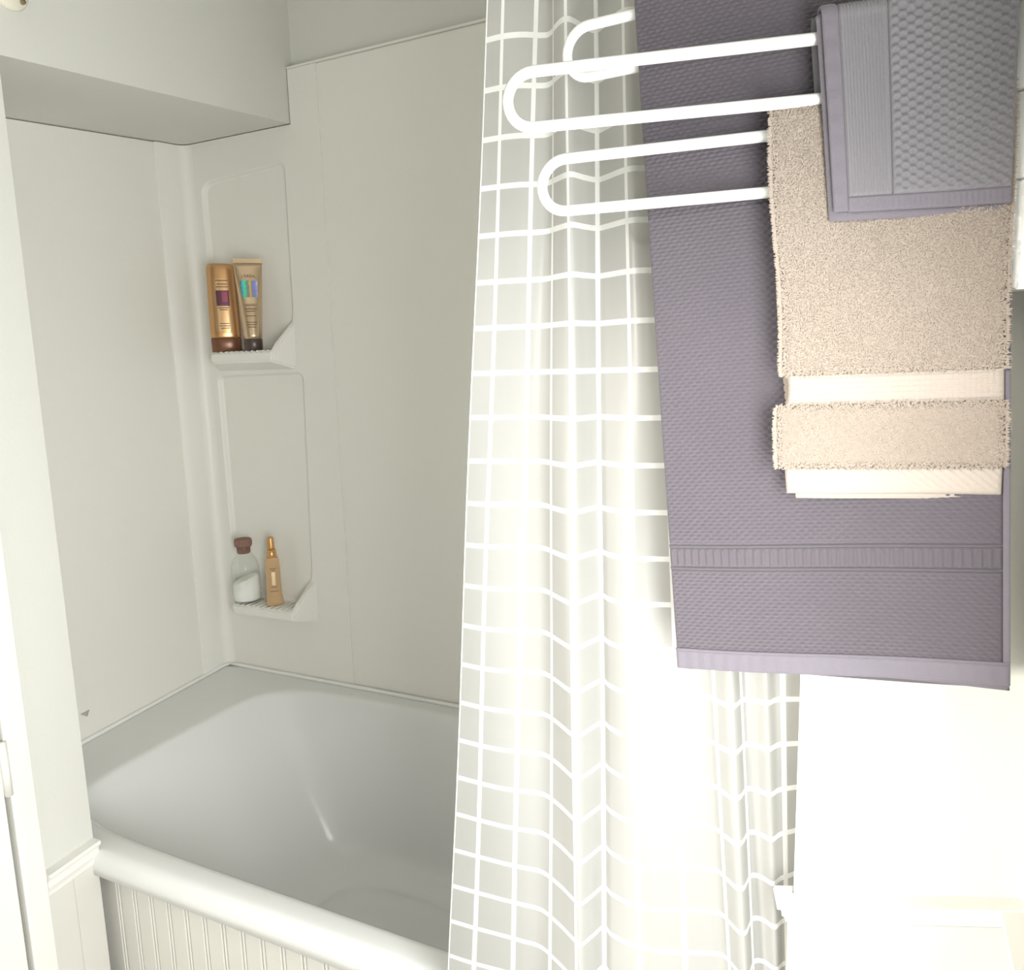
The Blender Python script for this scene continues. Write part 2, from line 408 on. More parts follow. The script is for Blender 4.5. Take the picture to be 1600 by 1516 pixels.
# upper edge: under the box-out left of WS, up to the panel top right of it
CX0, CX1 = .030, .4515
outer = [(CX0, TZ+.001), (CX1, TZ+.001), (CX1, 2.066), (WS+.002, 2.066), (WS+.002, 1.941), (CX0, 1.941)]
ov = [bm.verts.new((x, YP, z)) for x, z in outer]
oe = [bm.edges.new((ov[i], ov[(i+1) % len(ov)])) for i in range(len(ov))]
edges = list(oe)
DEP = .014
for pl in (UPN, LON):
    c = (sum(p[0] for p in pl)/len(pl), sum(p[1] for p in pl)/len(pl))
    rings = []
    for ins, dy in ((0, 0), (.0012, .0008), (.003, .0035), (.0045, .008), (.006, .0115), (.009, DEP)):
        ring = []
        for i, p in enumerate(pl):
            a = Vector(pl[i-1]); b = Vector(pl[(i+1) % len(pl)]); t = (b-a).normalized(); nn = Vector((t.y, -t.x))
            if nn.dot(Vector(c)-Vector(p)) < 0: nn = -nn
            ring.append(bm.verts.new((p[0]+nn.x*ins, YP+dy, p[1]+nn.y*ins)))
        rings.append(ring)
    N = len(pl)
    for i in range(N): edges.append(bm.edges.new((rings[0][i], rings[0][(i+1) % N])))
    for A, B in zip(rings, rings[1:]):
        for i in range(N): f = bm.faces.new([A[i], A[(i+1) % N], B[(i+1) % N], B[i]]); f.smooth = True
    bm.faces.new(rings[-1])
bmesh.ops.triangle_fill(bm, edges=edges, use_beauty=True, normal=(0, -1, 0))
# rounded inside corner and the return onto the end wall
prof = [(CX0, YP)]
for q in range(1, 9):
    a = q/8*PI/2; prof.append((CX0-.026*math.sin(a)+LX(YP-.026)*0+.0, YP-.026*(1-math.cos(a))))
prof += [(LX(.655)+.0045, .6545), (LX(.655)-.001, .6545)]
prev = None
for x, y in prof:
    cur = (bm.verts.new((x, y, TZ+.001)), bm.verts.new((x, y, 1.941-(.76-y)*.134)))
    if prev: f = bm.faces.new([prev[0], cur[0], cur[1], prev[1]]); f.smooth = True
    prev = cur
# right edge of the panel
r = [bm.verts.new(p) for p in ((CX1, YP, TZ+.001), (CX1, .764, TZ+.001), (CX1, .764, 2.066), (CX1, YP, 2.066))]; bm.faces.new(r)
r = [bm.verts.new(p) for p in ((CX1, YP, 2.066), (CX1, .778, 2.066), (WS+.002, .778, 2.066), (WS+.002, YP, 2.066))]; bm.faces.new(r)
corner = link('corner_panel', bmmesh(bm), M['surround'], sur); rel(corner)
# top cover strip: edge of the panels against the painted wall
rel(link('top_edge', box(WS+.003, 1.636, .756, .781, 2.0665, 2.0715, .001), M['surround'], sur))

def shelf(z, xl, xr, xwl, xwr, zg, zb, yf=.692):
    """moulded ledge: flat top, lip, underside sloping back to the wall, slanting cheek on its right"""
    bm = bmesh.new()
    pts = [(xl, yf, z), (xr, yf, z), (xl, yf, z-.027), (xr-.003, yf, z-.027), (xwl, YP+.004, zb), (xwr, YP+.004, zb), (xwl-.01, YP+.013, z), (xr+.02, YP+.013, z),
           (xwr, YP+.004, z-.01)]
    vs = [bm.verts.new(p) for p in pts]
    bmesh.ops.convex_hull(bm, input=vs)
    bmesh.ops.dissolve_limit(bm, angle_limit=.03, verts=bm.verts, edges=bm.edges)
    bmesh.ops.bevel(bm, geom=list(bm.edges), offset=.004, segments=3, affect='EDGES')
    o = link('shelf', bmmesh(bm), M['surround'], corner)
    bm = bmesh.new()
    pts = [(xr-.012, yf+.002, z-.002), (xr+.002, yf+.001, z-.012), (xr+.0, YP+.006, zg-.01), (xwr+.004, YP+.004, zg), (xwr+.002, YP+.006, zb+.02), (xr-.01, YP+.008, z-.004), (xr+.012, YP+.012, z+.004)]
    vs = [bm.verts.new(p) for p in pts]; bmesh.ops.convex_hull(bm, input=vs)
    bmesh.ops.bevel(bm, geom=list(bm.edges), offset=.003, segments=2, affect='EDGES')
    link('shelf_cheek', bmmesh(bm), M['surround'], corner)
    bm = bmesh.new(); n = 11
    for k in range(n):
        xx = xl+.014+k*(xr-xl-.03)/(n-1)
        t = tube([(xx, yf+.0015, z-.001), (xx, yf+.004, z+.0008), (xx, YP+.004, z+.0008)], .0022, 8); bm.from_mesh(t)
    link('shelf_ribs', bmmesh(bm), M['surround'], corner, True)
shelf(1.396, .104, .312, .058, .330, 1.475, 1.348)
shelf(.712, .104, .318, .050, .345, .788, .668)
# small flaw marks on the end panel: a chip of loose caulk near the tub and a hairline scratch
c0 = Vector(LF(.001, .272, .567))
bm = bmesh.new(); vs = [bm.verts.new(c0+Vector(LF(w, y, z))-Vector(LF(0, 0, 0))) for w, y, z in ((.0, -.013, .004), (.0, .012, .0045), (.001, .004, -.009), (.003, -.002, -.003))]
bmesh.ops.convex_hull(bm, input=vs); rel(link('loose_caulk_chip', bmmesh(bm), M['chip'], sur))

# ------------------------------------------------------------------ toiletries
def gl(name, col, rough=.05, ior=1.45, trans=1.0):
    t = NT(name); t.b.inputs['Base Color'].default_value = (*col, 1); t.b.inputs['Roughness'].default_value = rough
    t.b.inputs['Transmission Weight'].default_value = trans; t.b.inputs['IOR'].default_value = ior
    return t.m
M['copper'] = metal('copper_gold_plastic', (.62, .36, .17), .26, .75)
M['coppergold'] = metal('copper_label_film', (.70, .45, .24), .20, .8)
M['brown'] = metal('brown_cap_plastic', (.20, .085, .045), .28, .25)
M['darkbrown'] = metal('dark_cap_plastic', (.085, .06, .055), .3, .2)
M['gold'] = metal('champagne_gold_film', (.66, .50, .34), .24, .8)
M['goldlight'] = metal('pale_gold_print', (.80, .62, .42), .22, .8)
M['textdark'] = metal('printed_ink', (.20, .12, .08), .5, .1)
M['magenta'] = metal('magenta_print', (.30, .05, .10), .3, .2)
M['plum'] = metal('plum_print', (.12, .035, .06), .3, .2)
M['cork'] = paint('cork', (.27, .15, .12), .8, .25, 90, .6, 300)
def thin_glass():
    t = NT('clear_glass'); t.t.nodes.remove(t.b); fr = t.n('ShaderNodeFresnel'); fr.inputs[0].default_value = 1.35; ge = t.n('ShaderNodeNewGeometry'); fac = t.math('MULTIPLY', fr.outputs[0], t.math('SUBTRACT', 1.0, ge.outputs['Backfacing']))
    tr = t.n('ShaderNodeBsdfTransparent'); tr.inputs[0].default_value = (.985, .99, .985, 1); g = t.n('ShaderNodeBsdfGlossy'); g.inputs['Roughness'].default_value = .04
    mx = t.n('ShaderNodeMixShader'); t.l(fac, mx.inputs[0]); t.l(tr.outputs[0], mx.inputs[1]); t.l(g.outputs[0], mx.inputs[2])
    t.l(mx.outputs[0], t.t.nodes['Material Output'].inputs[0]); return t.m
M['glass'] = thin_glass()
M['salt'] = paint('bath_salt', (.96, .95, .92), .8, .05, 200, .6, 700)
M['amber'] = gl('amber_plastic', (.92, .66, .40), .08, 1.42, .6)
M['ambercap'] = metal('gold_cap_plastic', (.66, .36, .14), .28, .55)
def holo():
    t = NT('holographic_foil'); tc = t.n('ShaderNodeTexCoord'); sx = t.n('ShaderNodeSeparateXYZ'); t.l(tc.outputs['Object'], sx.inputs[0])
    w = t.n('ShaderNodeTexNoise'); w.inputs['Scale'].default_value = 130; w.inputs['Detail'].default_value = 2; t.l(tc.outputs['Object'], w.inputs['Vector'])
    f = t.math('ADD', t.math('ADD', t.math('MULTIPLY', sx.outputs[0], 24), .42), t.math('MULTIPLY', w.outputs['Fac'], .16))
    r = t.n('ShaderNodeValToRGB'); e = r.color_ramp.elements
    for p, c in ((.02, (.10, .45, .55)), (.16, (.12, .75, .80)), (.26, (.20, .80, .35)), (.36, (.10, .40, .50)), (.48, (.40, .32, .16)), (.56, (.75, .62, .25)), (.66, (.40, .30, .30)), (.76, (.25, .32, .85)), (.92, (.40, .45, .95))):
        x = e.new(p); x.color = (*c, 1)
    t.l(f, r.inputs[0]); t.l(r.outputs[0], t.b.inputs['Base Color']); t.b.inputs['Metallic'].default_value = .5; t.b.inputs['Roughness'].default_value = .25
    return t.m
M['holo'] = holo()
FACE = math.atan2(CAM[0]-.2, -(CAM[1]-.72))         # turn of a label towards the room
def profile_shell(secs, n=48, p=2.4, cap=True):
    """secs: (z, half width, half depth); superelliptic rings, local coords"""
    bm = bmesh.new(); rings = []
    for z, a, b in secs:
        rings.append([bm.verts.new((a*math.copysign(abs(math.cos(t))**(2/p), math.cos(t)), b*math.copysign(abs(math.sin(t))**(2/p), math.sin(t)), z)) for t in [2*PI*k/n for k in range(n)]])
    for A, B in zip(rings, rings[1:]):
        for k in range(n): bm.faces.new([A[k], A[(k+1) % n], B[(k+1) % n], B[k]])
    if cap: bm.faces.new(rings[0][::-1]); bm.faces.new(rings[-1])
    return bmmesh(bm)
def patch(secfun, z0, z1, x0, x1, off=.0006, nz=10, nx=12, p=2.4):
    """curved print patch lying on the front (-y) of a profile_shell; secfun(z)->(a,b); x in local metres or functions of z"""
    P = np.zeros((nz, nx, 3))
    for i in range(nz):
        z = z0+(z1-z0)*i/(nz-1); a, b = secfun(z)
        xa = x0(z) if callable(x0) else x0; xb = x1(z) if callable(x1) else x1
        for j in range(nx):
            x = xa+(xb-xa)*j/(nx-1); y = -b*(max(0, 1-abs(x/a)**p))**(1/p)-off
            P[i, j] = (x, y, z)
    return gridmesh(P)
def text_on(body, size, mat, loc, parent, secfun, p=2.4):
    cu = bpy.data.curves.new('t', 'FONT'); cu.body = body; cu.size = size; cu.align_x = 'CENTER'; cu.extrude = 0
    o = bpy.data.objects.new('t', cu); COL.objects.link(o)
    dg = bpy.context.evaluated_depsgraph_get(); me = bpy.data.meshes.new_from_object(o.evaluated_get(dg)); bpy.data.objects.remove(o); bpy.data.curves.remove(cu)
    for v in me.vertices:
        x = v.co.x+loc[0]; z = v.co.y+loc[1]; a, b = secfun(z)
        v.co = (x, -b*(max(0, 1-abs(x/a)**p))**(1/p)-.0011, z)
    me.materials.clear()
    return link('lettering', me, mat, parent)

# shampoo bottle standing on its cap
def mk_shampoo():
    r = thing('shampoo_bottle', (.133, .722, 1.3978), 'copper-gold shampoo bottle standing on its brown cap, on the upper shelf', 'bottle')
    r.rotation_euler = (0, 0, FACE)
    H = .226
    def sec(z):
        s = (z-.036)/(H-.036)
        a = .0385-.0025*s; b = .0215-.001*s
        return a, b
    ss = [(.0362, .0365, .0205), (.040, .0385, .0215)]+[(z, *sec(z)) for z in np.linspace(.05, H-.018, 8)]
    a, b = sec(H); ss += [(H-.010, a*.985, b*.98), (H-.004, a*.94, b*.92), (H-.001, a*.86, b*.8), (H, a*.75, b*.6)]
    link('body', profile_shell(ss), M['copper'], r, True)
    link('cap', profile_shell([(0, .0355, .0195), (.0015, .0375, .021), (.034, .038, .0213), (.036, .037, .0205)]), M['brown'], r, True)
    link('label', patch(sec, .052, .188, -.022, .022), M['coppergold'], r, True)
    link('label_block', patch(sec, .118, .157, -.016, .016, .001), M['plum'], r, True)
    link('label_stripe', patch(sec, .128, .154, -.002, .012, .0014), M['magenta'], r, True)
    text_on('ELIXIR', .0085, M['textdark'], (0, .166), r, sec) if False else None
    for z, wd in ((.181, .015), (.172, .012), (.165, .014), (.112, .013), (.107, .010), (.072, .012), (.066, .013), (.060, .011)):
        link('print_line', patch(sec, z, z+.0022, -wd, wd, .001), M['textdark'] if z < .16 else M['brown'], r, True)
    return r
mk_shampoo()
def mk_tube():
    r = thing('conditioner_tube', (.232, .716, 1.3978), 'champagne-gold squeeze tube with holographic patch standing on its dark cap', 'tube')
    r.rotation_euler = (math.radians(-1.5), 0, FACE-.05)
    H = .232; z0 = .030
    def sec(z):
        s = (z-z0)/(H-z0); s = min(max(s, 0), 1)
        return .0225+.0135*s, .0215*(1-s**1.5)+.0016
    link('body', profile_shell([(z, *sec(z)) for z in np.linspace(z0, H-.012, 22)], p=2.2), M['gold'], r, True)
    link('crimp', profile_shell([(H-.0125, .0362, .0024), (H-.011, .0366, .0014), (H, .0368, .0013)], p=4), M['goldlight'], r)
    link('cap', profile_shell([(0, .0205, .0195), (.0012, .0222, .0212), (.0285, .0228, .0218), (.030, .0220, .021)], p=2.2), M['darkbrown'], r, True)
    link('holographic_patch', patch(sec, .134, .176, lambda z: -.019-.05*(z-.134), lambda z: .019+.05*(z-.134), .0008, p=2.2), M['holo'], r, True)
    link('label_swash', patch(sec, .118, .134, -.016, .017, .0008, p=2.2), M['goldlight'], r, True)
    text_on("L'ORÉAL", .0095, M['textdark'], (0, .184), r, sec, 2.2)
    for z, wd in ((.113, .012), (.104, .014), (.098, .011), (.086, .012), (.070, .013), (.064, .012), (.058, .010)):
        link('print_line', patch(sec, z, z+.0018, -wd, wd, .0009, p=2.2), M['textdark'], r, True)
mk_tube()
def mk_jar():
    r = thing('salt_jar', (.132, .722, .7142), 'corked glass jar of white bath salts on the lower shelf', 'jar')
    R = .0385
    out = [(0, .0), (R*.8, 0), (R*.97, .002), (R, .008), (R, .085), (R*.99, .100), (R*.9, .116), (R*.74, .127), (R*.58, .133), (R*.54, .138), (R*.54, .146), (R*.60, .149), (R*.64, .152), (R*.62, .1555), (R*.55, .157)]
    inn = [(R*.48, .157), (R*.47, .139), (R*.52, .131), (R*.68, .1245), (R*.84, .114), (R*.935, .099), (R*.945, .085), (R*.945, .012), (R*.9, .007), (0, .006)]
    link('glass', lathe(out+inn, 56), M['glass'], r, True)
    # salt with a slanting surface
    n = 48; bm = bmesh.new(); rr = R*.935; rings = []
    th = FACE
    for q, zf in ((.93, 0.0075), (1, .0125), (1, None)):
        ring = []
        for k in range(n):
            a = 2*PI*k/n; x, y = rr*q*math.cos(a), rr*q*math.sin(a)
            z = zf if zf else .066+.36*(x*math.cos(.72)+y*math.sin(.72))
            ring.append(bm.verts.new((x, y, z)))
        rings.append(ring)
    for q in (.7, .35):
        rings.append([bm.verts.new((rr*q*math.cos(2*PI*k/n), rr*q*math.sin(2*PI*k/n), .067+.36*rr*q*(math.cos(2*PI*k/n)*math.cos(.72)+math.sin(2*PI*k/n)*math.sin(.72))+.0015*math.sin(k))) for k in range(n)])
    for A, B in zip(rings, rings[1:]):
        for k in range(n): bm.faces.new([A[k], A[(k+1) % n], B[(k+1) % n], B[k]])
    bm.faces.new(rings[0][::-1]); bm.faces.new(rings[-1])
    link('salt', bmmesh(bm), M['salt'], r, True)
    c = link('cork', lathe([(0, .138), (R*.40, .138), (R*.455, .141), (R*.465, .157), (R*.56, .1575), (R*.60, .161), (R*.62, .172), (R*.58, .1775), (R*.5, .179), (0, .1795)], 40), M['cork'], r, True)
    c.rotation_euler = (0, 0, 0)
mk_jar()
def mk_amber():
    r = thing('oil_spray_bottle', (.226, .728, .7142), 'slim amber oil bottle with tall gold cap beside the corked jar', 'bottle')
    r.rotation_euler = (0, 0, FACE)
    def sec(z):
        a = np.interp(z, [0, .01, .03, .06, .10, .125, .133], [.0230, .0226, .0200, .0190, .0195, .0192, .0155])
        b = np.interp(z, [0, .03, .133], [.016, .0145, .0135]); return float(a), float(b)
    zs = [.0005, .002, .01, .02, .03, .05, .075, .10, .115, .125, .130, .133]
    link('body', profile_shell([(z, sec(z)[0]*(.93 if z < .001 else 1), sec(z)[1]*(.93 if z < .001 else 1)) for z in zs], p=3), M['amber'], r, True)
    link('collar', lathe([(0, .1332), (.0122, .1332), (.0128, .1345), (.0120, .153), (.0100, .1545), (0, .1547)], 32), M['ambercap'], r, True)
    link('cap', lathe([(.0, .1548), (.0095, .155), (.0096, .160), (.0086, .185), (.0078, .1885), (.005, .1895), (0, .1897)], 32), M['ambercap'], r, True)
    link('label', patch(sec, .058, .094, -.0045, .0045, .0006, p=3), M['goldlight'], r, True)
    for z, wd in ((.103, .009), (.098, .005), (.052, .008), (.04, .011)):
        link('print_line', patch(sec, z, z+.002, -wd, wd, .0007, p=3), M['brown'], r, True)
mk_amber()

# ------------------------------------------------------------------ curtain rod and curtain
RY, RZC = .028, 1.945
rodt = thing('curtain_rod', LF(WS, RY, RZC), 'cream shower curtain rod across the front of the tub', 'curtain rod')
xa = LF(WS, RY, 0)[0]
rel(link('tube', tube([(xa+.004, RY, RZC), (1.636, RY, RZC)], .0125, 20), M['rod'], rodt, True))
def disc(x, s):
    me = lathe([(0, 0), (.031, 0), (.032, .004), (.029, .010), (.019, .014), (.017, .024), (0, .024)], 32)
    me.transform(Matrix.Rotation(s*PI/2, 4, 'Y')); me.transform(Matrix.Translation((x, RY, RZC))); return me
rel(link('flange', disc(xa-.0005, 1), M['rod'], rodt, True)); rel(link('flange', disc(1.6385, -1), M['rod'], rodt, True))
for dy, dz in ((.015, -.016), (-.015, .016)):
    rel(link('screw', tube([(xa+.011, RY+dy, RZC+dz), (xa+.0155, RY+dy, RZC+dz)], .0042, 10), M['brown_mark'], rodt, True))

# nodes along the cloth: image column near the top (row 100), near the bottom (row 1450), distance from the tub front at top and bottom
CN = [(756, 703, -.032, -.050), (784, 742, -.030, -.051), (815, 780, -.024, -.049), (846, 815, -.014, -.045), (858, 846, -.016, -.043), (868, 872, -.028, -.058), (880, 893, -.036, -.074), (893, 906, -.034, -.079),
      (912, 925, -.014, -.060), (930, 944, .000, -.040), (944, 956, -.006, -.050), (965, 980, -.020, -.056), (982, 1010, -.026, -.053), (1000, 1034, -.022, -.049), (1016, 1056, -.016, -.044), (1034, 1094, -.008, -.036),
      (1050, 1124, -.002, -.031), (1068, 1140, -.012, -.038), (1084, 1156, -.020, -.048), (1100, 1166, -.014, -.046), (1120, 1176, .002, -.026), (1145, 1192, .008, -.022), (1168, 1210, .006, -.026), (1190, 1222, .012, -.014), (1225, 1236, .014, -.006), (1262, 1249, .014, .004)]
tp = np.array([aty(a, 100, c) for a, b, c, d in CN]); bt = np.array([aty(b, 1450, d) for a, b, c, d in CN])
def catmull(P, n):
    P = np.asarray(P); Q = np.vstack([2*P[0]-P[1], P, 2*P[-1]-P[-2]]); out = []
    for i in range(len(P)-1):
        p0, p1, p2, p3 = Q[i:i+4]
        for k in range(n):
            t = k/n; out.append(.5*((2*p1)+(-p0+p2)*t+(2*p0-5*p1+4*p2-p3)*t*t+(-p0+3*p1-3*p2+p3)*t**3))
    out.append(P[-1]); return np.array(out)
tpc = catmull(tp, 10); btc = catmull(bt, 10)
zl = np.linspace(.075, 1.905, 90)
P = np.zeros((len(tpc), len(zl), 3)); UV = np.zeros((len(tpc), len(zl), 2))
for j, z in enumerate(zl):
    f = (z-btc[:, 2])/(tpc[:, 2]-btc[:, 2])
    fc = np.clip(f, -.25, 1.3)
    xy = btc[:, :2]+(tpc[:, :2]-btc[:, :2])*fc[:, None]
    P[:, j, :2] = xy; P[:, j, 2] = z
    P[:, j, 1] += .002*np.sin(z*9+np.arange(len(tpc))*.13)
arc = np.concatenate([[0], np.cumsum(np.linalg.norm(np.diff(P[:, 33, :2], axis=0), axis=1))])
UV[:, :, 0] = arc[:, None]-arc[10]+.025; UV[:, :, 1] = zl[None, :]-aty(760, 1110, -.05)[2]+.025
cur = thing('shower_curtain', (1.42, -.04, .075), 'sheer white shower curtain with a printed grid of squares, drawn aside', 'curtain')
me = gridmesh(P, UV)
cl = rel(link('cloth', me, M['curtain'], cur))
# hem along the free edge
h0 = P[0]; hp = [tuple(h0[j]+np.array([.001, 0, 0])) for j in range(len(zl))]
rel(link('side_hem', tube(hp, .0008, 6), M['caulk'], cur, True))
for k in range(8):
    i = int((k+.5)/8*(len(tpc)-1)); p = P[i, -1]
    ring = [(p[0], RY+.021*math.sin(a), RZC-.006+.024*math.cos(a)) for a in [2*PI*q/20 for q in range(20)]]
    rel(link('ring', tube(ring, .0016, 6, True), M['enamel'], cur, True))

# ------------------------------------------------------------------ swing-arm towel rack
HX, HY = 1.7875, -.091
rack = thing('towel_rack', (HX, HY, 1.36), 'white swing-arm towel rack with three looped arms on the right wall', 'towel rack')
ARMS = {'A': (1.396, -.178, 1.5675), 'B': (1.410, -.139, 1.503), 'C': (1.415, -.083, 1.632)}
LOOP = .0225; RODR = .0048
for k, (xe, ye, z) in ARMS.items():
    hub = lathe([(0, -.0315), (.0105, -.0315), (.0122, -.0300), (.0122, .0300), (.0105, .0315), (0, .0315)], 32); hub.transform(Matrix.Translation((HX, HY, z)))
    d = Vector((xe-HX, ye-HY, 0)); Ln = d.length; d.normalize()
    path = []
    for t in np.linspace(.008, Ln-LOOP, 14): path.append(Vector((HX, HY, z+LOOP))+d*t)
    for q in range(1, 16):
        a = q/16*PI; path.append(Vector((HX, HY, z))+d*(Ln-LOOP+LOOP*math.sin(a))+Vector((0, 0, LOOP*math.cos(a))))
    for t in np.linspace(Ln-LOOP, .008, 14): path.append(Vector((HX, HY, z-LOOP))+d*t)
    arm = rel(link('arm', tube(path, RODR, 16), M['enamel'], rack, True))
    h = link('hub', hub, M['enamel'], arm, True)
for (z0, z1) in ((1.664, 1.70), (1.39, 1.4705)):
    rel(link('bracket', lathe([(0, z0), (.008, z0), (.0122, z0+.012), (.0122, z1-.0015), (.011, z1), (0, z1)], 32) if False else prism([(HX+.0135*math.cos(a), HY+.0135*math.sin(a), z0) for a in [PI/2+PI*q/10 for q in range(11)]]+[(XR-.0005, HY-.0135, z0), (XR-.0005, HY+.0135, z0)], (0, 0, z1-z0), .0015), M['enamel'], rack))
rel(link('wall_plate', box(XR-.006, XR-.0005, HY-.02, HY+.02, 1.385, 1.71, .002), M['enamel'], rack))
rel(link('pin', tube([(HX, HY, 1.40), (HX, HY, 1.695)], .004, 12), M['enamel'], rack, True))

# ------------------------------------------------------------------ towels
class Drape:
    """a folded towel over an arm. s: 0 at the hinge side .. 1 at the free side, t: 0 top .. 1 bottom of the front, -1 bottom of the back"""
    def __init__(s, arm, TL, TR, BL, BR, ztop, rf, rb, near, wave=0, back=(1, 1), edge=None, bil=0):
        xe, ye, z = ARMS[arm]; s.d = np.array([xe-HX, ye-HY, 0.]); s.d /= np.linalg.norm(s.d)
        s.n = np.array([s.d[1], -s.d[0], 0.])
        if s.n@(CAM-np.array([HX, HY, 0])) < 0: s.n = -s.n
        s.n[2] = 0; s.O = np.array([HX, HY, 0.])
        s.ztop = ztop; s.rf, s.rb, s.near = rf, rb, near; s.wave = wave; s.edge = edge; s.bil = bil
        def hit(uv):
            r = ray(*uv); o = s.O+s.n*rf; t = ((o-CAM)@s.n)/(r@s.n); p = CAM+t*r; return np.array([(p-s.O)@s.d, p[2]])
        s.TL, s.TR, s.BL, s.BR = [hit(q) for q in (TL, TR, BL, BR)]
        s.back = back
    def P(s, S_, T_, off=0):
        S_, T_ = np.broadcast_arrays(np.asarray(S_, float), np.asarray(T_, float))
        T = np.abs(T_); front = T_ >= 0
        aT = s.TR[0]+(s.TL[0]-s.TR[0])*S_; aB = s.BR[0]+(s.BL[0]-s.BR[0])*S_
        zB = s.BR[1]+(s.BL[1]-s.BR[1])*S_
        ln = np.where(front, 1, s.back[0]); zb = s.ztop-(s.ztop-zB)*ln
        a = aT+(aB-aT)*T
        if s.edge is not None: a = a+s.edge(S_, T_)
        nr = np.exp(-np.maximum(a, 0)/.10)
        r = np.where(front, s.rf+s.near[0]*nr, s.rb-s.near[1]*nr); base = np.where(front, 0, 0)
        # round over the bar, then straight down
        L = (s.ztop-zb); dist = T*(L+.012); q = np.clip(dist/.018, 0, 1)
        ang = q*PI/2
        o = np.where(front, 1, -1)*0+np.where(front, r*np.sin(ang), -r*np.sin(ang))
        mid = (s.near[0]-s.near[1])*.5*nr
        o = o+mid*np.cos(ang)
        z = s.ztop-.010*(1-np.cos(ang))-np.maximum(dist-.018, 0)*(L-.010)/(L+.012-.018)
        if s.wave: o = o+s.wave*np.sin(S_*7.0+1.1+T_*1.3)*np.minimum(1, T*2)+s.bil*np.sin(PI*T*.85)*np.sin(PI*(.1+.8*S_))
        nx = np.where(front, 1, -1)*np.sin(ang); nzc = np.cos(ang)
        p = s.O+s.d*a[..., None]+s.n*(o+off*nx)[..., None]
        p[..., 2] = z+off*nzc
        return p
def sheet(D, s0, s1, t0, t1, ns, nt, off, th, disp=None, uvs=1.0):
    """closed cloth slab on a Drape: outer surface at off with disp, inner at off-th, rounded rim"""
    s = np.linspace(s0, s1, ns)[:, None]; t = np.linspace(t0, t1, nt)[None, :]
    W_ = abs(D.TL[0]-D.TR[0]); H_ = D.ztop-(D.BL[1]+D.BR[1])/2
    U = s*W_+0*t; V = t*H_+0*s
    es = np.minimum(np.minimum((s-s0)*W_, (s1-s)*W_)+0*t, np.minimum((t-t0)*H_, (t1-t)*H_)+0*s)
    rim = np.clip(es/(th*.6), 0, 1); rim = np.sqrt(1-(1-rim)**2)
    dsp = disp(U, V)*np.clip(es/.004, 0, 1) if disp is not None else 0
    mid = off-th/2
    A = D.P(s, t, mid+th/2*rim+dsp); 
    kb = 6 if ns*nt > 60000 else 1                   # the unseen inner side of big sheets is coarser
    si = np.unique(np.append(np.arange(0, ns, kb), ns-1)); ti = np.unique(np.append(np.arange(0, nt, kb), nt-1))
    B = D.P(s, t, mid-th/2*rim)[np.ix_(si, ti)]
    def quads(i, flip): return (np.stack([i[:-1, :-1], i[1:, :-1], i[1:, 1:], i[:-1, 1:]], -1) if not flip else np.stack([i[:-1, :-1], i[:-1, 1:], i[1:, 1:], i[1:, :-1]], -1)).reshape(-1, 4)
    idx = np.arange(ns*nt).reshape(ns, nt); jdx = np.arange(B.shape[0]*B.shape[1]).reshape(B.shape[:2])+ns*nt
    Vv = np.concatenate([A.reshape(-1, 3), B.reshape(-1, 3)])
    UVa = np.stack([U, V], -1); UVv = np.concatenate([UVa.reshape(-1, 2), UVa[np.ix_(si, ti)].reshape(-1, 2)])
    return rawmesh(Vv, np.concatenate([quads(idx, False), quads(jdx, True)]), UVv)

# dark bath towel on the top arm
DC = Drape('C', (990, 20), (1577, -160), (1060, 1041), (1577, 1066), 1.668, .009, .009, (.002, .010), .0022, (.97, 1), bil=.003)
HC = DC.ztop-(DC.BL[1]+DC.BR[1])/2
tw = thing('bath_towel', (1.62, -.09, .98), 'large lavender-grey textured bath towel hanging behind the beige towel', 'towel')
def bumps(U, V): return .0008*np.cos(2*PI*U/.0074)*np.cos(2*PI*V/.0066)+.00055*np.cos(4*PI*V/.0066)
TB0, TB1 = .805, .842
rel(link('body', sheet(DC, .018, 1, -.02, TB0, 420, 940, .0045, .007, bumps), M['lav'], tw))
rel(link('lower_body', sheet(DC, .018, 1, TB1, .979, 420, 164, .0045, .007, bumps), M['lav'], tw))
def ribs(U, V):
    j = np.floor(U/.0072); return .0015*np.clip(np.cos(2*PI*(U/.0072+.10*np.sin(j*12.9))), -.3, 1)
rel(link('border_band', sheet(DC, .018, 1, TB0+.003, TB1-.003, 360, 24, .0042, .006, ribs), M['lav'], tw))
for t in (TB0+.0015, TB1-.0015): rel(link('band_cord', sheet(DC, .018, 1, t-.0022, t+.0022, 60, 8, .0050, .004), M['lav'], tw))
def hemw(U, V): return .0004*np.sin(2*PI*U/.012)
rel(link('hem', sheet(DC, 0, 1.0, .969, 1.0, 200, 14, .0060, .0045, hemw), M['lavhem'], tw))
rel(link('hem_stitch', sheet(DC, 0, 1.0, .9665, .9705, 120, 8, .0066, .003), M['lavhem'], tw))
rel(link('side_hem', sheet(DC, 0, .019, .0, .975, 10, 200, .0050, .003, lambda U, V: .0003*np.sin(2*PI*V/.011)), M['lavhem'], tw))
rel(link('back_layer', sheet(DC, .0, .985, -1.045, -.02, 60, 120, .0045, .007), M['lav'], tw))
DC2 = Drape('C', (990, 20), (1577, -160), (1130, 1036), (1577, 1078), 1.668, .009, .009, (.002, .010), .0022, (.97, 1), bil=.003)
rel(link('lower_fold', sheet(DC2, .0, 1, .93, 1.0, 80, 16, .0005, .004), M['lavhem'], tw))

